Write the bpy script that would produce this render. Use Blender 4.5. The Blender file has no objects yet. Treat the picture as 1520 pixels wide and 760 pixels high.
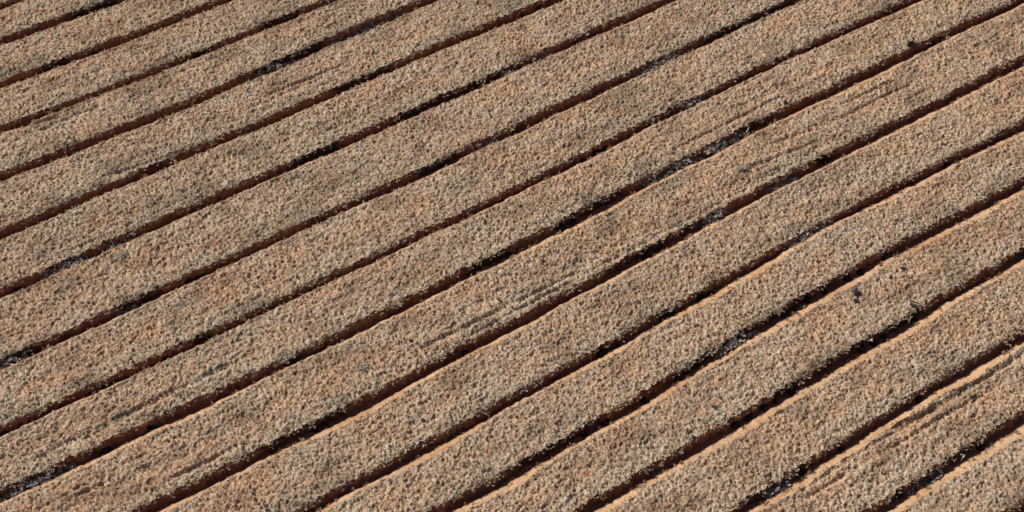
import bpy, math
import numpy as np
from mathutils import Vector, Matrix

# ------------------------------------------------------------------ camera, sky, sun
scene = bpy.context.scene
C = bpy.data.collections.new("field"); scene.collection.children.link(C)
RAD = math.radians

CAM_POS = Vector((-14.153, -20.550, 27.725))     # drone height, metres
CAM_AZ, CAM_DOWN = RAD(55.445), RAD(48.013)      # rows run along world X
cd = bpy.data.cameras.new("camera"); cam = bpy.data.objects.new("camera", cd); C.objects.link(cam)
cd.sensor_width = 36.0; cd.lens = 2322.0 / 1520.0 * 36.0
cd.clip_start = 0.5; cd.clip_end = 6000.0
cam.location = CAM_POS
fwd = Vector((math.cos(CAM_AZ) * math.cos(CAM_DOWN), math.sin(CAM_AZ) * math.cos(CAM_DOWN), -math.sin(CAM_DOWN)))
cam.rotation_euler = fwd.to_track_quat('-Z', 'Y').to_euler()
scene.camera = cam

SUN_AZ, SUN_EL = RAD(118.0), RAD(38.0)
world = bpy.data.worlds.new("World"); scene.world = world; world.use_nodes = True
wn = world.node_tree.nodes; wl = world.node_tree.links; wn.clear()
sky = wn.new('ShaderNodeTexSky'); sky.sky_type = 'NISHITA'; sky.sun_disc = False
sky.dust_density = 2.5; sky.sun_elevation = SUN_EL; sky.sun_rotation = RAD(90.0) - SUN_AZ
bg = wn.new('ShaderNodeBackground'); bg.inputs['Strength'].default_value = 0.06
wo = wn.new('ShaderNodeOutputWorld')
wl.new(sky.outputs[0], bg.inputs[0]); wl.new(bg.outputs[0], wo.inputs[0])
sd = bpy.data.lights.new("sun", 'SUN'); sd.energy = 4.4; sd.angle = RAD(0.53); sd.color = (1.0, 0.94, 0.86)
sun = bpy.data.objects.new("sun", sd); C.objects.link(sun)
sdir = Vector((math.cos(SUN_AZ) * math.cos(SUN_EL), math.sin(SUN_AZ) * math.cos(SUN_EL), math.sin(SUN_EL)))
sun.rotation_euler = sdir.to_track_quat('Z', 'Y').to_euler(); sun.location = (0, 0, 40)

vs = scene.view_settings
vs.view_transform = 'Standard'; vs.look = 'None'; vs.exposure = 0.17; vs.gamma = 1.0; vs.use_curve_mapping = False

# ------------------------------------------------------------------ survey of the field (metres)
KNOTS = np.arange(-16, 21, 2.0)
# centre line of each furrow: distance across the field at every knot along the rows
FURROWS = {
    1: [15.62, 15.60, 15.57, 15.55, 15.52, 15.50, 15.47, 15.45, 15.42, 15.40, 15.37, 15.35, 15.33, 15.30, 15.28, 15.25, 15.23, 15.21, 15.18],
    2: [14.39, 14.33, 14.27, 14.21, 14.14, 14.07, 13.99, 13.89, 13.80, 13.72, 13.64, 13.57, 13.51, 13.45, 13.39, 13.34, 13.29, 13.23, 13.18],
    3: [12.84, 12.75, 12.67, 12.58, 12.48, 12.38, 12.32, 12.29, 12.26, 12.22, 12.19, 12.16, 12.13, 12.10, 12.07, 12.05, 12.02, 11.99, 11.96],
    4: [11.36, 11.23, 11.10, 10.97, 10.83, 10.68, 10.61, 10.60, 10.61, 10.58, 10.56, 10.53, 10.50, 10.47, 10.44, 10.42, 10.39, 10.36, 10.34],
    5: [9.53, 9.45, 9.37, 9.29, 9.20, 9.10, 9.04, 9.05, 9.11, 9.12, 9.03, 8.96, 8.89, 8.83, 8.77, 8.71, 8.66, 8.60, 8.55],
    6: [7.47, 7.44, 7.42, 7.40, 7.38, 7.36, 7.30, 7.25, 7.24, 7.23, 7.20, 7.11, 7.01, 6.91, 6.82, 6.73, 6.65, 6.57, 6.50],
    7: [5.67, 5.65, 5.64, 5.62, 5.61, 5.58, 5.54, 5.48, 5.44, 5.40, 5.37, 5.34, 5.32, 5.25, 5.19, 5.13, 5.07, 5.02, 4.96],
    8: [3.78, 3.73, 3.68, 3.62, 3.59, 3.55, 3.51, 3.47, 3.44, 3.42, 3.44, 3.41, 3.35, 3.32, 3.29, 3.25, 3.21, 3.18, 3.14],
    9: [1.99, 1.95, 1.90, 1.85, 1.77, 1.73, 1.69, 1.64, 1.60, 1.60, 1.62, 1.64, 1.63, 1.57, 1.51, 1.44, 1.36, 1.28, 1.21],
    10: [0.50, 0.42, 0.34, 0.26, 0.18, 0.09, 0.05, 0.04, 0.03, 0.04, 0.05, 0.05, 0.02, -0.05, -0.11, -0.16, -0.22, -0.30, -0.37],
    11: [-1.45, -1.52, -1.60, -1.68, -1.76, -1.83, -1.85, -1.86, -1.88, -1.86, -1.83, -1.84, -1.89, -1.96, -2.01, -2.05, -2.08, -2.12, -2.15],
    12: [-3.29, -3.35, -3.41, -3.47, -3.53, -3.60, -3.63, -3.64, -3.63, -3.63, -3.61, -3.57, -3.61, -3.69, -3.80, -3.91, -4.02, -4.12, -4.23],
    13: [-4.83, -4.88, -4.93, -4.99, -5.05, -5.11, -5.17, -5.22, -5.20, -5.13, -5.08, -5.08, -5.14, -5.21, -5.32, -5.41, -5.51, -5.60, -5.69],
    14: [-6.47, -6.52, -6.56, -6.61, -6.66, -6.71, -6.76, -6.82, -6.86, -6.86, -6.86, -6.88, -6.91, -6.95, -7.00, -7.04, -7.08, -7.12, -7.16],
    15: [-8.60, -8.60, -8.61, -8.61, -8.62, -8.62, -8.62, -8.62, -8.62, -8.61, -8.60, -8.62, -8.67, -8.72, -8.76, -8.80, -8.85, -8.89, -8.93],
    16: [-10.02, -10.05, -10.07, -10.09, -10.12, -10.14, -10.16, -10.19, -10.21, -10.23, -10.25, -10.27, -10.29, -10.31, -10.33, -10.35, -10.37, -10.39, -10.41],
}
FURROW_CLODS = {
    2: [-4.81, -4.26],
    3: [-6.39, -7.22, -5.06],
    4: [-2.81, -2.55, -1.53, -3.76, 0.12],
    6: [-0.12, 0.16, 0.95, -7.43, 5.29, 5.89],
    7: [0.20, 6.49, 5.73, -7.05, -1.68, -10.09],
    8: [-6.70, -6.43, -10.41, -10.64, -7.77, 0.26, 8.50],
    9: [-8.21, -7.08, -9.39, -9.69, -10.03, -10.71, -11.36, -11.99, 3.28, 3.73, 4.00, 10.89, 9.14],
    10: [1.52, 1.82, -0.04, -1.13, 13.73, -9.30],
    11: [2.63, 2.96, -6.18, -6.39, -2.55, 8.30],
    12: [0.35, -0.03, 1.77, 1.95, 2.84, 3.13, 10.75, -1.31],
    13: [-0.03, -1.09, 0.95, 4.13, 4.43, 4.85, 5.35, 6.07, 6.49, -1.67, 7.34],
    14: [1.20, 1.55, 2.01, 2.29, 2.78, 4.88, 5.25, 5.56, 6.48],
    15: [1.52, 4.95, 2.64],
    16: [2.84, 5.13, 3.81],
}
BRUSH = [
    (5, -1.98, -0.80),
    (5, 0.07, 2.59),
    (8, 6.29, 8.21),
    (8, -11.42, -10.73),
    (8, -8.76, -8.07),
    (8, 1.07, 1.94),
    (10, -12.73, -11.07),
    (10, 3.98, 7.31),
    (11, 4.27, 5.06),
    (11, 6.38, 7.27),
    (7, -7.93, -6.91),
    (7, -9.62, -8.26),
    (7, 3.30, 3.79),
    (7, 4.66, 5.12),
    (15, 0.53, 1.11),
    (16, 3.01, 3.99),
    (9, 6.38, 7.52),
    (4, 1.02, 1.57),
    (12, 5.42, 6.90),
    (13, 1.97, 3.13),
]
# stretches of each furrow whose wall is tinted near black
BLACK_RUNS = {
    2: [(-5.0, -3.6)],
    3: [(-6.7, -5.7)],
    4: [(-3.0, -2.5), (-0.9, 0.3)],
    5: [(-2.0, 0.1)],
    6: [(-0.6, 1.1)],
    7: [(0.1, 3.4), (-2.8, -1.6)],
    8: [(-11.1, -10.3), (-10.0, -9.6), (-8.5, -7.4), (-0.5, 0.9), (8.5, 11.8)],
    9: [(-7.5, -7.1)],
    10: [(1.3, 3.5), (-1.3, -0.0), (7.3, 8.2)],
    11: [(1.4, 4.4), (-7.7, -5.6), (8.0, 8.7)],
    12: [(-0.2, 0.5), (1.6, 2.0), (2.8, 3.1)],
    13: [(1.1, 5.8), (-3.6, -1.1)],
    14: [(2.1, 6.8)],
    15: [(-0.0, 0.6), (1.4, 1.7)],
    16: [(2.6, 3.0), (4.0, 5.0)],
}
# stretches where the bank has slumped into the furrow: furrow, from, to, how far
SLUMP = [(12, 5.0, 7.6, .75), (9, 1.2, 2.6, .4), (9, 4.6, 6.2, .4), (4, -8, -5, .3), (13, 6.6, 7.8, .6), (14, 6.8, 8.6, .55), (10, -10.5, -8.5, .5), (15, 4.8, 6.0, .4), (8, 9.2, 10.5, .4)]
# thin plough grooves along the crowns: end points
GROOVES = [((0.9, -8.98), (3.3, -8.95)), ((3.3, -8.97), (7.9, -9.12)), ((0.9, -9.2), (6.4, -9.36)), ((-3.6, -1.32), (-0.9, -1.37)), ((5.0, 0.5), (7.0, 0.49)), ((9.0, -1.02), (12.5, -1.1)), ((-10.4, .8), (-6.5, .72)), ((7.36, -0.72), (8.83, -0.98)), ((5.99, -1.03), (8.75, -1.38)), ((6.93, 0.48), (8.84, 0.46)),
           ((-0.94, -1.37), (1.1, -1.47)), ((-12.04, 0.81), (-10.35, 0.81)), ((-11.57, -0.54), (-10.43, -0.63)),
           ((3.3, -8.83), (4.52, -9.0)), ((4.52, -9.0), (5.91, -9.14)), ((-8.45, 10.71), (-6.76, 10.37)),
           ((-2.49, 8.11), (0.28, 8.0)), ((-7.03, 7.73), (-3.88, 7.32)), ((9.7, -0.66), (11.76, -0.75)),
           ((-9.7, -1.28), (-7.92, -1.36))]
FRAME = [(-6.33, 16.05), (17.25, -0.19), (4.70, -11.93), (-12.82, 0.14)]   # ground in view
MARGIN = 1.7

# ------------------------------------------------------------------ helpers
def vnoise(x, y, seed):
    r = np.random.default_rng(seed).random((256, 256))
    xi = np.floor(x).astype(int); yi = np.floor(y).astype(int)
    fx = x - xi; fy_ = y - yi
    fx = fx * fx * (3 - 2 * fx); fy_ = fy_ * fy_ * (3 - 2 * fy_)
    a = r[xi & 255, yi & 255]; b = r[(xi + 1) & 255, yi & 255]
    c = r[xi & 255, (yi + 1) & 255]; d = r[(xi + 1) & 255, (yi + 1) & 255]
    return ((a + (b - a) * fx) * (1 - fy_) + (c + (d - c) * fx) * fy_) * 2 - 1

def crumbs(x, y, cell, seed):
    """irregular crumbs: (distance to crumb centre / cell, a random number per crumb)"""
    R = np.random.default_rng(seed).random((3, 256, 256))
    x = x / cell + .35 * vnoise(x / cell * .7, y / cell * .7, seed + 1); y = y / cell + .35 * vnoise(x * .7 + 9, y / cell * .7, seed + 2)
    xi = np.floor(x).astype(int); yi = np.floor(y).astype(int)
    best = np.full(x.shape, 9.0); idv = np.zeros(x.shape)
    for i in (-1, 0, 1):
        for j in (-1, 0, 1):
            a, b = (xi + i) & 255, (yi + j) & 255
            d = (xi + i + R[0][a, b] - x) ** 2 + (yi + j + R[1][a, b] - y) ** 2
            m = d < best; best = np.where(m, d, best); idv = np.where(m, R[2][a, b], idv)
    return np.sqrt(best), idv

def fbm(x, y, seed, o=3):
    s = 0; a = 1.0
    for k in range(o):
        s = s + a * vnoise(x * 2 ** k, y * 2 ** k, seed + k); a *= 0.5
    return s

FY = {n: np.array(v) for n, v in FURROWS.items()}
FY[0] = FY[1] + 1.65; FY[17] = FY[16] - 1.62; FY[18] = FY[17] - 1.7

def furrow_y(n, x):
    x = np.asarray(x, float)
    base = np.interp(x, KNOTS, FY[n])
    for k in (0.7, 1.4):                                      # ploughed lines run nearly straight
        base = base + np.interp(x - k, KNOTS, FY[n]) + np.interp(x + k, KNOTS, FY[n])
    base = base / 5
    z = np.zeros_like(x)
    return base + 0.006 * vnoise(x * 0.9 + 7 * n, z + n, 11) + 0.006 * vnoise(x * 2.6 + 3 * n, z + n, 12)

def x_range(y0, y1):
    c = np.mean(FRAME, 0); P = [np.array(p) for p in FRAME]
    P = [p + MARGIN * 1.4 * (p - c) / np.linalg.norm(p - c) for p in P]
    xs = []
    for y in np.linspace(y0, y1, 12):
        for k in range(4):
            a, b = P[k], P[(k + 1) % 4]
            if (a[1] - y) * (b[1] - y) <= 0 and a[1] != b[1]:
                xs.append(a[0] + (b[0] - a[0]) * (y - a[1]) / (b[1] - a[1]))
    return (min(xs), max(xs)) if xs else None

def raw_mesh(name, v, f, col=None):
    """v (n,3), f (m,3 or 4) numpy; col per vertex"""
    me = bpy.data.meshes.new(name)
    k = f.shape[1]
    me.vertices.add(len(v)); me.vertices.foreach_set('co', np.ascontiguousarray(v, np.float32).ravel())
    me.loops.add(f.size); me.loops.foreach_set('vertex_index', np.ascontiguousarray(f, np.int32).ravel())
    me.polygons.add(len(f))
    me.polygons.foreach_set('loop_start', np.arange(0, f.size, k, dtype=np.int32))
    me.polygons.foreach_set('loop_total', np.full(len(f), k, np.int32))
    if col is not None:
        at = me.attributes.new('tint', 'FLOAT_COLOR', 'POINT')
        at.data.foreach_set('color', np.c_[col, np.ones(len(v))].astype(np.float32).ravel())
    me.update(calc_edges=True); me.validate()
    return me

def link(name, me, mat, parent=None, loc=(0, 0, 0), kind=None):
    o = bpy.data.objects.new(name, me); C.objects.link(o); o.location = loc
    if me is not None and mat is not None and not me.materials: me.materials.append(mat)
    if parent: o.parent = parent
    if kind: o['kind'] = kind
    return o

def tag(o, label, cat, group=None):
    o['label'] = label; o['category'] = cat
    if group: o['group'] = group
    return o

def make_mat(name, col=None, scale=30.0, amount=0.25, bump=0.4, rough=0.95, thin=0.0):
    """earth / straw: tint of the piece times a fine noise, with fine relief"""
    m = bpy.data.materials.new(name); m.use_nodes = True
    nt = m.node_tree; N = nt.nodes; L = nt.links
    b = N['Principled BSDF']; b.inputs['Roughness'].default_value = rough
    b.inputs['Specular IOR Level'].default_value = 0.12
    geo = N.new('ShaderNodeNewGeometry')
    nz = N.new('ShaderNodeTexNoise'); nz.inputs['Scale'].default_value = scale; nz.inputs['Detail'].default_value = 5
    L.new(geo.outputs['Position'], nz.inputs['Vector'])
    mp = N.new('ShaderNodeMapRange'); mp.inputs[1].default_value = 0.3; mp.inputs[2].default_value = 0.7
    mp.inputs[3].default_value = 1 - amount; mp.inputs[4].default_value = 1 + amount
    L.new(nz.outputs[0], mp.inputs[0])
    mul = N.new('ShaderNodeVectorMath'); mul.operation = 'SCALE'
    if col is None:
        at = N.new('ShaderNodeAttribute'); at.attribute_name = 'tint'; L.new(at.outputs['Color'], mul.inputs[0])
    else:
        mul.inputs[0].default_value = col
    L.new(mp.outputs[0], mul.inputs['Scale'])
    L.new(mul.outputs[0], b.inputs['Base Color'])
    if bump:
        bp = N.new('ShaderNodeBump'); bp.inputs['Strength'].default_value = bump; bp.inputs['Distance'].default_value = 0.02
        L.new(nz.outputs[0], bp.inputs['Height']); L.new(bp.outputs[0], b.inputs['Normal'])
    if thin:                                                      # dry leaf: light passes through
        tr = N.new('ShaderNodeBsdfTranslucent'); L.new(mul.outputs[0], tr.inputs['Color'])
        mx = N.new('ShaderNodeMixShader'); mx.inputs[0].default_value = thin
        L.new(b.outputs[0], mx.inputs[1]); L.new(tr.outputs[0], mx.inputs[2])
        L.new(mx.outputs[0], N['Material Output'].inputs['Surface'])
    return m

M_SOIL = make_mat('bed_earth', scale=26, amount=0.22, bump=0.7)
M_BANK = make_mat('bank_earth', scale=16, amount=0.14, bump=0.35)
M_WALL = make_mat('wall_earth', scale=14, amount=0.3, bump=0.6)
M_STRAW = make_mat('dry_straw', scale=60, amount=0.12, bump=0, thin=0.4)
M_CLOD = make_mat('dry_clods', scale=60, amount=0.15, bump=0)
M_GROUND = make_mat('furrow_earth', col=(0.19, 0.080, 0.052), scale=9, amount=0.3, bump=0.6)
M_DARKCLOD = make_mat('moist_clod', col=(0.020, 0.013, 0.011), scale=40, amount=0.4, bump=0.5)
M_CHAR = make_mat('weathered_dark', col=(0.045, 0.042, 0.038), scale=40, amount=0.3, bump=0.4)

# ------------------------------------------------------------------ colours (linear albedo)
TAN = np.array([0.455, 0.308, 0.200]); ORANGE = np.array([0.485, 0.295, 0.178]); GREY = np.array([0.435, 0.355, 0.258])
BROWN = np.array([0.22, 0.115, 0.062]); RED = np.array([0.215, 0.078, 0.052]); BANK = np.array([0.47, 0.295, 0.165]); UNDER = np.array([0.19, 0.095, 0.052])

def lerp(a, b, t):
    return a + (b - a) * t[..., None]

def greyness(x, y, d1):
    """0..1: how much grey weathered residue covers the crust; heavier along the near shoulder of a bed"""
    g = 0.46 + 0.34 * fbm(x * 0.7, y * 1.9, 40, 3) + 0.40 * vnoise(x * 2.6, y * 4.2, 46)
    g = g + 0.45 * np.clip(1 - d1 / 0.55, 0, 1)
    return np.clip(g, 0, 1)

def groove_depth(x, y):
    d = np.zeros_like(x)
    for (ax, ay), (bx, by) in GROOVES:
        ux, uy = bx - ax, by - ay; l2 = ux * ux + uy * uy
        t = np.clip(((x - ax) * ux + (y - ay) * uy) / l2, 0, 1)
        dist = np.hypot(x - ax - t * ux, y - ay - t * uy) + 0.02 * vnoise(x * 5, y * 5, 71)
        fade = np.clip(np.minimum(t, 1 - t) * 6, 0.1, 1) * (0.75 + 0.35 * vnoise(x * 1.7, y * 0.2, 72))
        d = np.maximum(d, 0.075 * fade * np.clip(1 - (dist / 0.070) ** 2, 0, 1))
    return d

H = 0.235; BANKW = 0.20; STEP = 0.0255
BANKS = {10: .25, 11: .25, 12: .26, 13: .28, 14: .30, 15: .29, 16: .34, 17: .3}   # wider bare banks on these beds
STREAKED = [(-5, 8.0), (-6, 10.5), (8.5, -1.0), (0, -1.4), (-10.5, .8), (-11, -.6), (5, -9.1), (9, .6), (11, -.6), (-1, 8.1), (-3, 5.9), (6, -1.2)]   # where tine marks show
OPEN = {1: .4, 2: .8, 3: .9, 4: .3, 5: 1.2, 6: 1.0, 7: .8, 8: .85, 9: .5, 10: .95, 11: 1.0, 12: .5, 13: 1.0, 14: .9, 15: 1.05, 16: 1.4}   # how open each furrow stands
def crust_z(x, y, d1, d2):
    """height of a bed's crust; d1, d2 = distance to its near shoulder and to its far shoulder"""
    w = np.clip(d1 / 0.05, 0, 1) * np.clip(d2 / 0.05, 0, 1)
    z = H + 0.012 * np.clip(np.minimum(d1, d2) / 0.3, 0, 1)
    z = z + 0.010 * vnoise(x * 0.8, y * 1.1, 20) + w * 0.012 * vnoise(x * 3.2, y * 4.2, 21)
    d, r1 = crumbs(x, y, 0.038, 23); d2_, r2 = crumbs(x, y, 0.105, 53)
    z = z + (0.3 + 0.7 * w) * (0.016 * np.clip(1 - d * d * 1.6, 0, 1) + 0.052 * (r1 - .5) + 0.036 * (r2 - .5) * np.clip(1.2 - d2_, 0, 1) + 0.020 * vnoise(x * 37, y * 37, 24) - .02)
    pit = np.clip(vnoise(x * 6.1, y * 6.1, 25) - 0.45, 0, 1)
    zone = np.zeros_like(x)
    for sx, sy in STREAKED: zone = np.maximum(zone, np.exp(-((x - sx) / 4.5) ** 2 - ((y - sy) / .5) ** 2))
    streak = np.clip(vnoise(x * 0.11, y * 10.0, 26) - 0.2, 0, 1) * (0.3 + .9 * zone) * (.6 + .4 * vnoise(x * 1.1, y * 4, 28))          # tine marks along the rows
    return z - w * 0.05 * pit - w * 0.072 * streak - groove_depth(x, y)

def tuft_mesh(name, p, size, col, blades, rng, spread=0.5, tilt=(0.5, 1.4)):
    n = len(p); B = blades
    az = rng.random((n, B)) * 2 * math.pi; ti = rng.uniform(*tilt, (n, B))
    L = size[:, None] * rng.uniform(0.55, 1.15, (n, B)); Wd = L * rng.uniform(0.16, 0.30, (n, B))
    d = np.stack([np.cos(az) * np.sin(ti), np.sin(az) * np.sin(ti), np.cos(ti)], -1)
    s = np.stack([-np.sin(az), np.cos(az), np.zeros_like(az)], -1)
    o = p[:, None, :] + (rng.random((n, B, 3)) - 0.5) * size[:, None, None] * spread * 2 * np.array([1, 1, 0.0])
    droop = np.array([0, 0, -1.0]) * (L * 0.18)[..., None]
    v = np.stack([o, o + d * (L * .5)[..., None] + s * Wd[..., None], o + d * L[..., None] + droop,
                  o + d * (L * .5)[..., None] - s * Wd[..., None]], 2).reshape(-1, 3)
    k = np.arange(n * B)[:, None] * 4
    f = np.concatenate([k + [0, 1, 3], k + [1, 2, 3]], 1).reshape(-1, 3)
    c = np.repeat(col[:, None, :] * rng.uniform(0.82, 1.15, (n, B, 1)), 4, 1).reshape(-1, 3)
    return raw_mesh(name, v, f, np.clip(c, 0, 0.85))

OCT = np.array([[1, 0, 0], [0, 1, 0], [-1, 0, 0], [0, -1, 0], [0, 0, 1], [0, 0, -1]], float)
OCT = np.array([[1, 0, -.5], [.31, .95, -.5], [-.81, .59, -.5], [-.81, -.59, -.5], [.31, -.95, -.5], [0, 0, .8]], float)   # blunt pebble, open below
OCF = np.array([[k, (k + 1) % 5, 5] for k in range(5)])
def clod_mesh(name, p, size, col, rng):
    n = len(p); a = rng.random(n) * 6.283
    v = OCT[None] * rng.uniform(0.6, 1.25, (n, 6, 1)) + rng.uniform(-.22, .22, (n, 6, 3))
    ca, sa = np.cos(a)[:, None], np.sin(a)[:, None]
    sx = rng.uniform(0.7, 1.3, (n, 1))
    x = v[..., 0] * sx; y = v[..., 1] / sx
    v = np.stack([x * ca - y * sa, x * sa + y * ca, v[..., 2] * 1.05], -1) * size[:, None, None] + p[:, None, :]
    f = (np.arange(n)[:, None, None] * 6 + OCF[None]).reshape(-1, 3)
    return raw_mesh(name, v.reshape(-1, 3), f, np.repeat(col, 6, 0))

def residue_colour(x, y, d1, rng):
    n = len(x); g = np.clip(greyness(x, y, d1) + rng.normal(0, 0.22, n), 0, 1)
    c = lerp(np.where(rng.random(n)[:, None] < 0.5, TAN, ORANGE), GREY[None], g)
    r = rng.random(n)
    c[r < 0.05] = BROWN * .7
    c[(r > 0.06) & (r < 0.068)] = (0.30, 0.24, 0.24)
    c[(r > 0.075) & (r < 0.095)] = (0.42, 0.36, 0.25)
    c[(r > 0.10) & (r < 0.13)] = (0.60, 0.51, 0.40)
    dirty = np.clip(fbm(x * 1.2 + 9, y * 2.4, 90, 3), 0, 1) * 0.34          # older, darker residue in patches
    return c * rng.uniform(0.80, 1.15, (n, 1)) * (1 - dirty)[:, None]

# ------------------------------------------------------------------ ground
G = 3000.0
gv = np.array([[-G, -G, 0], [G, -G, 0], [G, G, 0], [-G, G, 0]], float)
link('field_ground', raw_mesh('field_ground', gv, np.array([[0, 1, 2, 3]])), M_GROUND, kind='structure')

# ------------------------------------------------------------------ raised beds
def grid_faces(nx, ny):
    i = np.arange(nx - 1)[:, None] * ny + np.arange(ny - 1)[None]
    return np.stack([i, i + ny, i + ny + 1, i + 1], -1).reshape(-1, 4)

FAR = 'tan raised bed, %s past the longest grey brush, away from charred sticks'
BED_LABELS = {
    0: FAR % 'fifth', 1: FAR % 'fourth', 2: FAR % 'third', 3: FAR % 'second',
    4: 'tan cloddy raised bed whose steep shaded side drops into the longest grey brush',
    5: 'tan raised bed with long fine grooves, its lit bank meeting the longest grey brush',
    6: 'tan raised bed, second from longest grey brush on the charred stick side',
    7: 'tan raised bed, third from longest grey brush on the charred stick side',
    8: 'tan raised bed with no groove, next to the bed overhanging the pale twigs',
    9: 'raised bed of dry tan clods whose shaded side overhangs the two pale upright twigs',
    10: 'raised bed with parallel plough grooves, its lit bank below the two pale upright twigs',
    11: 'tan raised bed between the many-grooved bed and the bed with dark weed lumps',
    12: 'raised bed with dark lumps near its shaded edge, next to the charred stick bed',
    13: 'raised bed carrying the charred split stick and dark flat chips on its crust',
    14: 'raised bed between the charred stick bed and the double-grooved bed',
    15: 'raised bed with a long groove parallel to its smooth orange earth bank',
    16: 'raised bed next to the long-grooved one, behind a wide bare orange bank',
    17: 'raised bed second from the long-grooved one, away from the charred sticks',
}
beds = {}
for n in range(0, 18):
    rng = np.random.default_rng(100 + n)
    yf0, yn0 = FY[n].mean(), FY[n + 1].mean()
    xr = x_range(FY[n + 1].min() - .2, FY[n].max() + .2)
    if xr is None: continue
    x0, x1 = xr
    xs = np.arange(x0, x1, STEP); nx = len(xs)
    if nx < 20: continue
    yn = furrow_y(n + 1, xs) + 0.05 + 0.012 * vnoise(xs * 5.3, xs * 0 + n, 31) + 0.028 * vnoise(xs * 12, xs * 0 + n, 32) + 0.026 * vnoise(xs * 21, xs * 0 + n, 30)
    op = OPEN.get(n, 1) + 0.30 * vnoise(xs * 0.35 + 5 * n, xs * 0 + n, 37) + 0.15 * vnoise(xs * 1.7, xs * 0 + n, 38)
    for fn, a, b, am in SLUMP + [(11, 2.2, 4.5, -.55), (10, 1.2, 3.5, -.4), (14, 2.0, 6.7, -.25), (13, 1.5, 5.5, -.25), (5, -2, 2.6, -.3), (10, 4, 7.4, -.3)]:
        if fn == n: op = op - am * 1.3 * np.clip((xs - a) * 2, 0, 1) * np.clip((b - xs) * 2, 0, 1)
    yf = furrow_y(n, xs) - 0.035 + (1 - op) * 0.070 + 0.006 * vnoise(xs * 2.0, xs * 0 + n, 33) + 0.018 * vnoise(xs * 9.0, xs * 0 + n, 39)
    bw = BANKS.get(n, BANKW) * (1 + 0.22 * vnoise(xs * 0.8 + 3 * n, xs * 0 + n, 36))
    root = link('raised_bed', None, None, loc=(0.5 * (x0 + x1), 0.5 * (yf0 + yn0), 0))
    lab = BED_LABELS[n]
    tag(root, lab, 'raised bed', 'raised beds across the field'); beds[n] = root
    off = np.array([root.location.x, root.location.y, 0.0])
    X = xs[:, None]
    # near side wall: steep, faces the furrow
    prof = np.array([(-.035, -.05), (0, 0), (.012, .045), (.022, .095), (.030, .145), (.042, .190), (.070, 0)])
    e = prof[:, 0][None]; z = np.repeat(prof[:, 1][None], nx, 0).copy()
    Yw = yn[:, None] + e + 0.032 * vnoise(X * 9, e * 0 + prof[:, 1][None] * 16 + n * 5, 34)
    Xw = np.repeat(X, len(prof), 1)
    sh = crust_z(xs, yn + .07, np.zeros(nx), np.full(nx, .8)); z[:, -1] = sh
    z[:, 1:-1] *= (sh / H)[:, None]
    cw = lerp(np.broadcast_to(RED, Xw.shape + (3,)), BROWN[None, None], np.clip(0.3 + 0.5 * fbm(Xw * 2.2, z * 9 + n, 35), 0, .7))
    blackness = sum(np.clip((Xw - a) / .25 + .5, 0, 1) * np.clip((b - Xw) / .25 + .5, 0, 1) for a, b in BLACK_RUNS.get(n + 1, [])) + 0 * Xw
    blackness = np.clip(blackness + 0.9 * np.clip(fbm(Xw * 0.8 + 4 * n, Xw * 0 + n, 95, 2) - .35, 0, 1) + .4 * vnoise(Xw * 5, z * 15, 97) - .1, 0, 1)
    cw = lerp(cw, np.array([0.022, 0.014, 0.012])[None, None], blackness * .92)  # near-black tint along the listed stretches and in random patches
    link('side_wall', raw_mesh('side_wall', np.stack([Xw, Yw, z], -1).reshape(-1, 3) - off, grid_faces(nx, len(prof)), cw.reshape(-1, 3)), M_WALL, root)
    # crust on top
    wtop = (yf - bw) - (yn + .07)
    nt = int(round(wtop.mean() / STEP)) + 1
    t = np.linspace(0, 1, nt)[None]
    Yt = (yn + .07)[:, None] + t * wtop[:, None]; Xt = np.repeat(X, nt, 1)
    Yt[0:, 0] = Yw[:, -1]
    d1 = Yt - (yn + .07)[:, None]; d2 = (yf - bw)[:, None] - Yt
    zt = crust_z(Xt, Yt, d1, d2); zt[:, 0] = sh
    g = greyness(Xt, Yt, d1)
    ct = lerp(lerp(np.broadcast_to(TAN, Xt.shape + (3,)), ORANGE[None, None], np.clip(.35 + .4 * fbm(Xt * 2.3, Yt * 3, 50), 0, 1)), GREY[None, None], g * 0.8)
    _, rc = crumbs(Xt, Yt, 0.038, 23)
    ct = ct * ((0.74 + 0.40 * rc) * (1 - .34 * np.clip(fbm(Xt * 1.2 + 9, Yt * 2.4, 90, 3), 0, 1)))[..., None]
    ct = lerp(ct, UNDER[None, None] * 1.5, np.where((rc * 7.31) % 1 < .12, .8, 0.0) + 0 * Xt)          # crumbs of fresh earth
    ct = ct * (0.92 + 0.14 * rng.random(Xt.shape))[..., None]
    link('crust', raw_mesh('crust', np.stack([Xt, Yt, zt], -1).reshape(-1, 3) - off, grid_faces(nx, nt), ct.reshape(-1, 3)), M_SOIL, root)
    # far earth bank
    nb = 9; s = np.linspace(0, 1, nb)[None]
    Yb = (yf - bw)[:, None] + s * (bw + .03)[:, None]; Xb = np.repeat(X, nb, 1)
    zb = zt[:, -1][:, None] * (1 - s ** 1.25 * (1.0 + .18)) + (0.014 * (crumbs(Xb, Yb, .066, 63)[1] - .5) + 0.010 * vnoise(Xb * 11, Yb * 11, 60)) * np.minimum(s * 3, 1) + 0.012 * vnoise(Xb * 3, Yb * 3, 61) * np.minimum(s * 3, 1)
    cb = lerp(np.broadcast_to(BANK, Xb.shape + (3,)), (BANK * np.array([.78, .70, .66]))[None, None], np.clip(.4 + .6 * fbm(Xb * 1.1, Yb * 3, 62), 0, 1))
    cb = lerp(cb, TAN[None, None] * .9, np.clip(fbm(Xb * 2.5, Yb * 5, 64) * .9 + .1, 0, .6)) * (.85 + .25 * crumbs(Xb, Yb, .066, 63)[1])[..., None]
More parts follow.
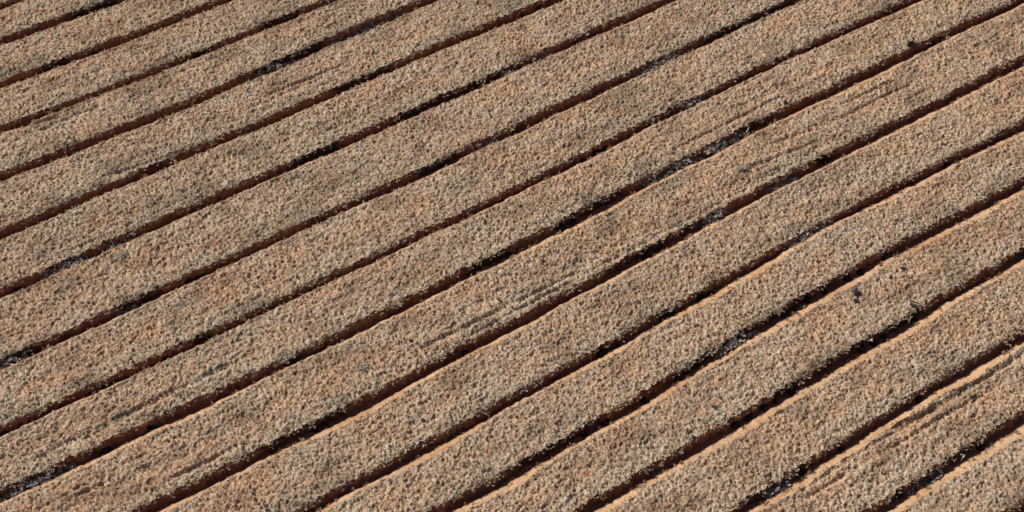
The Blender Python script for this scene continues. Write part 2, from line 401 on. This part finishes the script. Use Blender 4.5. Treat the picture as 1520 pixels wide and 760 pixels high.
    cb = lerp(cb, RED[None, None] * 1.2, np.clip((s - .70) * 3.5, 0, .8) + np.zeros_like(Xb))
    link('earth_bank', raw_mesh('earth_bank', np.stack([Xb, Yb, zb], -1).reshape(-1, 3) - off, grid_faces(nx, nb), cb.reshape(-1, 3)), M_BANK, root)
    # loose clods and stubble on the crust
    area = (x1 - x0) * wtop.mean()
    def scatter(k, lo=-0.03, hi=0.05):
        px = rng.uniform(x0 + .05, x1 - .08, k)
        wl_ = np.interp(px, xs, wtop); yl = np.interp(px, xs, yn) + .07
        q = rng.uniform(lo, wl_ + hi); py = yl + q
        return px, py, q, wl_ - q
    k = int(area * 95); px, py, q, q2 = scatter(k)
    pz = crust_z(px, py, np.maximum(q, 0), np.maximum(q2, 0))
    sz = rng.uniform(0.013, 0.029, k)
    link('clods', clod_mesh('clods', np.c_[px, py, pz + sz * .35] - off, sz, residue_colour(px, py, q, rng), rng), M_CLOD, root, kind='stuff')
    k = int(area * 85); px, py, q, q2 = scatter(k, -0.04, 0.03)
    ks = int((x1 - x0) * 34)                                     # ragged near shoulder
    ex = rng.uniform(x0 + .05, x1 - .08, ks); eq = rng.uniform(-0.075, 0.06, ks)
    px = np.r_[px, ex]; py = np.r_[py, np.interp(ex, xs, yn) + .07 + eq]; q = np.r_[q, eq]; q2 = np.r_[q2, np.full(ks, .8)]
    pz = crust_z(px, py, np.maximum(q, 0), np.maximum(q2, 0))
    sz = rng.uniform(0.028, 0.060, len(px)); sz[-ks:] *= 1.1 + 1.3 * np.clip(vnoise(ex * 2.5, ex * 0 + n, 98), 0, 1)
    pz[-ks:] -= np.clip(-eq, 0, 1) * 0.9
    link('stubble', tuft_mesh('stubble', np.c_[px, py, pz] - off, sz, residue_colour(px, py, q, rng), 5, rng), M_STRAW, root, kind='stuff')
    # crumbs that rolled down the bank and onto the furrow floor
    k = int((x1 - x0) * 50); px = rng.uniform(x0 + .05, x1 - .08, k); u = rng.random(k) ** 1.3
    bwl = np.interp(px, xs, bw); py = np.interp(px, xs, yf) - bwl * (1 - u)
    ztop = np.interp(px, xs, zt[:, -1]); pz = np.maximum(ztop * (1 - u ** 1.25 * 1.15), 0.0) - .004
    low = pz <= 0.0; pz[low] = 0.0; py[low] += rng.uniform(0, .05, low.sum())
    sz = rng.uniform(0.012, 0.026, k)
    cc = np.where(rng.random(k)[:, None] < .6, BANK, TAN) * rng.uniform(.7, 1.1, (k, 1))
    cc[u > .6] = BROWN * rng.uniform(.6, 1.2, ((u > .6).sum(), 1))
    link('crumbs', clod_mesh('crumbs', np.c_[px, py, pz + sz * .3] - off, sz, cc, rng), M_CLOD, root, kind='stuff')
    # dry wisps growing out of the lower bank
    k = int((x1 - x0) * 7); px = rng.uniform(x0 + .05, x1 - .08, k); px = px[vnoise(px * .9, px * 0 + n, 99) > -.15]; k = len(px); u = rng.uniform(.35, .95, k)
    py = np.interp(px, xs, yf) - np.interp(px, xs, bw) * (1 - u); pz = np.maximum(H * (1 - u ** 1.25 * 1.1), 0.0) - .01
    cc = lerp(np.broadcast_to(GREY * .8, (k, 3)), (BANK * .8)[None], rng.random(k))
    link('wisps', tuft_mesh('wisps', np.c_[px, py, pz] - off, rng.uniform(.05, .13, k), cc, 6, rng, .35, (.1, 1.0)), M_STRAW, root, kind='stuff')

# ------------------------------------------------------------------ clods and weeds in the furrows
def lump(name, seed, mat, squash=0.75):
    import bmesh
    bm = bmesh.new(); bmesh.ops.create_icosphere(bm, subdivisions=2, radius=1.0)
    r = np.random.default_rng(seed); ph = r.random(3) * 10
    for v in bm.verts:
        a = v.co * 1.7
        k = 1 + .28 * math.sin(a.x * 2 + ph[0]) * math.cos(a.y * 2.3 + ph[1]) + .18 * math.sin(a.z * 3.1 + a.x * 2 + ph[2]) + r.uniform(-.09, .09)
        v.co = Vector((v.co.x * k, v.co.y * k, v.co.z * k * squash))
    me = bpy.data.meshes.new(name); bm.to_mesh(me); bm.free(); me.materials.append(mat)
    return me

ORD = ['', 'first', 'second', 'third', 'fourth', 'fifth', 'sixth']
FURROW_WORDS = {4: 'furrow next beyond the rust stone furrow', 5: 'furrow holding the rust orange stone', 10: 'furrow holding two pale crooked twigs',
                11: 'first furrow past the two pale twigs', 12: 'second furrow past the two pale twigs',
                13: 'furrow on the flat-chip side of charred stick bed', 14: 'furrow right beside the charred sticks',
                15: 'first furrow past the charred stick furrow', 16: 'furrow with the short twig and wide bank'}
for k in range(1, 5): FURROW_WORDS[5 + k] = ORD[k] + ' furrow from rust stone towards twigs'
for k in range(2, 5): FURROW_WORDS[5 - k] = ORD[k] + ' furrow from rust stone, away from twigs'
clod_meshes = [lump('dark_clod', 500 + k, M_DARKCLOD) for k in range(5)]
rr = np.random.default_rng(9); ci = 0
for n, lst in FURROW_CLODS.items():
    for x in lst:
        o = bpy.data.objects.new('dark_clod', clod_meshes[ci % 5]); C.objects.link(o); ci += 1
        s = rr.uniform(0.060, 0.105)
        o.location = (x, float(furrow_y(n, x)) + rr.uniform(-.01, .05), s * 0.4)
        o.scale = (s * rr.uniform(.9, 1.5), s, s * rr.uniform(.8, 1.2)); o.rotation_euler = (0, 0, rr.random() * 6.28)
        tag(o, ('large' if s > .093 else 'small' if s < .074 else 'mid-sized') + ' dark earth clod in the ' + FURROW_WORDS[n], 'clod', 'dark clods on the furrow floors')

# ------------------------------------------------------------------ grey brush lying in the furrows
M_BRUSH = make_mat('grey_brush', scale=50, amount=0.2, bump=0)
GB = np.array([0.28, 0.245, 0.225])
for i, (n, xa, xb) in enumerate(BRUSH):
    rng = np.random.default_rng(700 + i); ln = xb - xa
    k = int(75 * ln) + 14
    px = rng.uniform(0, ln, k); bump = 0.35 + 0.65 * np.clip(.5 + .8 * vnoise(px * 2.3, px * 0 + i, 80), 0, 1) * np.clip(np.minimum(px, ln - px) / .25, 0.15, 1)
    py = furrow_y(n, xa + px) - float(furrow_y(n, xa)) + rng.normal(0.02, .065, k)
    pz = rng.uniform(0, 0.16, k) * bump
    col = GB * rng.uniform(.5, 1.25, (k, 1)) * np.where(rng.random((k, 1)) < .15, np.array([1.2, 1.05, .85]), 1)
    me = tuft_mesh('brush_heap', np.c_[px, py, pz], rng.uniform(.07, .15, k) * (.6 + .5 * bump), col, 5, rng, spread=.35, tilt=(.2, 1.4))
    o = link('brush_heap', me, M_BRUSH, loc=(xa, float(furrow_y(n, xa)), 0.0))
    size = 'very long' if ln > 2.4 else ('long' if ln > 1.1 else 'short')
    tag(o, size + ' grey brush heap in the ' + FURROW_WORDS[n], 'brush heap', 'grey brush heaps in the furrows')

# ------------------------------------------------------------------ small single things on the beds
def bed_z(x, y):
    """height of whatever bed surface lies under (x, y)"""
    for n in range(0, 17):
        a, b = float(furrow_y(n + 1, x)), float(furrow_y(n, x))
        if a <= y <= b:
            d1 = np.array([max(y - a - .12, 0.)]); d2 = np.array([max(b - .28 - y, 0.)])
            z = float(crust_z(np.array([x]), np.array([y]), d1, d2)[0])
            if y - a < .05: z = 0.0
            if b - y < .28: z *= max(b - y, 0) / .28
            return z
    return 0.0

lump_m = [lump('dark_lump', 540 + k, M_CHAR, .6) for k in range(4)]
for i, (x, y, s_, lab) in enumerate([
        (7.96, -5.03, .080, 'black lump on the crust, the one on the bed second from the charred sticks'),
        (8.60, -4.97, .060, 'small black lump close to the larger black lump near the bed edge'),
        (-5.39, 2.63, .075, 'upper of two small dark lumps standing close together on a tan bed'),
        (-5.53, 2.40, .070, 'lower of two small dark lumps standing close together on a tan bed'),
        (-2.61, -0.67, .065, 'single tiny dark lump on a groove-free stretch of tan bed'),
        (8.73, 0.21, .090, 'dark lump beside a short plough groove near the shaded bed edge'),
        (-4.40, -3.00, .080, 'dark bluish lump halfway across a tan bed, above a red furrow'),
        (5.87, -9.33, .085, 'dark purplish lump on the long-grooved bed'),
        (0.97, -6.31, .060, 'dark dot-sized lump on the bed carrying the charred sticks'),
        (0.17, -8.51, .060, 'dark dot-sized lump on the bed next to the long-grooved bed'),
        (-1.16, -1.13, .055, 'tiny dark lump near a short groove on the many-grooved bed'),
        (-3.46, -1.00, .075, 'dark lump on the many-grooved bed, beside a greyish dead plant')]):
    o = link('dark_lump', lump_m[i % 4], None, loc=(x, y, bed_z(x, y) + s_ * .2))
    s_ *= .62; o.scale = (s_, s_ * .8, s_); o.rotation_euler = (0, 0, i * 1.3)
    tag(o, lab, 'lump', 'dark lumps on the beds')

def stick(name, pts, rad, mat):
    """tapered, bent stick through pts (relative), six-sided"""
    pts = np.array(pts, float); n = len(pts); ring = []
    for k in range(n):
        d = pts[min(k + 1, n - 1)] - pts[max(k - 1, 0)]; d /= np.linalg.norm(d)
        u = np.cross(d, [0.3, 0.2, 1.0]); u /= np.linalg.norm(u); w = np.cross(d, u)
        r = rad * (1 - .55 * k / (n - 1))
        ring += [pts[k] + r * (math.cos(a) * u + math.sin(a) * w) for a in np.arange(6) * math.pi / 3]
    f = [[k * 6 + a, k * 6 + (a + 1) % 6, (k + 1) * 6 + (a + 1) % 6, (k + 1) * 6 + a] for k in range(n - 1) for a in range(6)]
    v = np.array(ring); ends = []
    for base, c in ((0, pts[0]), ((n - 1) * 6, pts[-1])):
        v = np.vstack([v, c]); ends += [[base + a, base + (a + 1) % 6, len(v) - 1, len(v) - 1] for a in range(6)]
    me = bpy.data.meshes.new(name)
    me.from_pydata(v.tolist(), [], f + [e[:3] for e in ends]); me.materials.append(mat)
    return me

z0 = bed_z(6.56, -6.74) + .035
me = stick('charred_stick', [(-.02, .12, .05), (0, .05, .06), (.02, -.03, .05), (.05, -.12, .04)], .034, M_CHAR)
tag(link('charred_stick', me, None, loc=(6.56, -6.74, z0)), 'thick charred stick lying near the shaded edge of a bed', 'stick', 'charred sticks')
me = stick('charred_stick', [(-.02, .13, .07), (.03, .06, .08), (.09, -.02, .06), (.13, -.07, .04)], .019, M_CHAR)
tag(link('charred_stick', me, None, loc=(6.60, -6.70, z0)), 'thin charred stick leaning off the thick charred one', 'stick', 'charred sticks')

def chip(name, a, b, t, seed):
    r = np.random.default_rng(seed); k = 7; an = np.arange(k) * 2 * math.pi / k
    rr_ = r.uniform(.75, 1.15, k); top = [(a * q * math.cos(w), b * q * math.sin(w), t + r.uniform(-.01, .01)) for q, w in zip(rr_, an)]
    bot = [(x_ * 1.05, y_ * 1.05, -.02) for x_, y_, _ in top]
    me = bpy.data.meshes.new(name)
    me.from_pydata(top + bot, [], [list(range(k))] + [[i_, i_ + k, (i_ + 1) % k + k, (i_ + 1) % k] for i_ in range(k)])
    me.materials.append(M_CHAR); return me
for i, (x, y, a, b, lab) in enumerate([(5.78, -5.64, .095, .065, 'larger dark grey flat chip on the bed bank, by the charred sticks bed'),
                                       (5.60, -5.82, .060, .045, 'smaller dark grey flat chip just below the larger flat chip'),
                                       (7.20, -5.71, .075, .040, 'dark chip with ragged end on the far shoulder of the charred stick bed'),
                                       (6.77, -5.75, .045, .035, 'tiny dark chip between the ragged chip and the larger flat chip'),
                                       (-7.25, 9.35, .110, .050, 'long dark chip near the shaded edge of a bed above brush furrow'),
                                       (-6.99, 9.32, .050, .030, 'small dark chip at the end of the long dark chip')]):
    o = link('dark_chip', chip('dark_chip', a, b, .045, i + 20), None, loc=(x, y, bed_z(x, y) + .015)); o.rotation_euler = (0.1, -.12, .6 + i)
    tag(o, lab, 'chip', 'dark chips on the beds')

M_TWIG = make_mat('bleached_twig', col=(0.62, 0.55, 0.46), scale=30, amount=.15, bump=0)
for i, (x, n, hh, lab) in enumerate([(4.35, 10, .34, 'bleached crooked twig rising from grey brush, the shorter of two on one furrow'),
                                     (7.30, 10, .38, 'bleached crooked twig at the end of the very long grey brush'),
                                     (-11.65, 10, .42, 'tall bleached twig bent at the top beside a long heap of brush'),
                                     (4.55, 16, .28, 'short bleached twig at the edge of a wide bare orange bank'),
                                     (-3.15, 12, .26, 'short bleached twig standing in a red furrow away from any brush')]):
    r = np.random.default_rng(i + 60)
    p = [(0, 0, 0), (r.uniform(-.03, .03), .01, hh * .35), (r.uniform(-.05, .05), -.01, hh * .7), (r.uniform(-.03, .03) - .03, 0, hh), (-.08, .02, hh * 1.02)]
    tag(link('bleached_twig', stick('bleached_twig', p, .019, M_TWIG), None, loc=(x, float(furrow_y(n, x)) - .03, 0)), lab, 'twig', 'bleached twigs')

def plant(name, x, y, k, size, col, lab, cat, group, seed, spread=.09, tilt=(.1, 1.0), wide=1.0):
    r = np.random.default_rng(seed)
    p = np.c_[r.normal(0, spread * wide, k), r.normal(0, spread, k), r.uniform(0, .04, k)]
    me = tuft_mesh(name, p, r.uniform(size * .6, size * 1.1, k), np.array(col) * r.uniform(.6, 1.25, (k, 1)), 6, r, .3, tilt)
    tag(link(name, me, M_STRAW, loc=(x, y, bed_z(x, y) - .01)), lab, cat, group)
GD = (0.50, 0.44, 0.34)
for i, (x, y, lab) in enumerate([(-6.00, 0.17, 'grey dead plant flanked by two dark weeds at a bed edge'),
                                 (-4.73, -1.06, 'grey dead plant flattened on the far shoulder of the many-grooved bed'),
                                 (12.75, 0.16, 'grey dead plant at a shaded bed edge, the paler of a pair'),
                                 (14.64, -0.60, 'grey dead plant high on the many-grooved bed, on its lit shoulder'),
                                 (6.22, -1.01, 'grey dead plant at the end of a plough groove'),
                                 (-7.73, 5.04, 'grey dead plant beside a short heap of brush')]):
    plant('dead_plant', x, y, 26, .09, GD, lab, 'dead plant', 'grey dead plants', 800 + i, .055, (.6, 1.4), 1.3)
for i, (x, y, lab) in enumerate([(-5.86, 0.02, 'dark weed closest to the grey dead plant between two weeds'),
                                 (-5.67, -0.01, 'dark weed at a bed edge, beside another dark weed'),
                                 (-10.34, 0.31, 'dark weed standing alone beside a groove at a bed edge'),
                                 (13.05, 0.05, 'dark weed at a shaded bed edge beside the paler grey dead plant')]):
    plant('dark_weed', x, y, 16, .12, (.045, .042, .026), lab, 'weed', 'dark weeds on the beds', 850 + i, .05)
M_RUST = make_mat('rust_stone', col=(0.42, 0.16, 0.06), scale=20, amount=.2, bump=.3)
o = link('rust_stone', lump('rust_stone', 590, M_RUST), None, loc=(1.72, 8.93, .12)); o.scale = (.055, .05, .06)
tag(o, 'small rust orange stone sitting on the very long grey brush', 'stone')
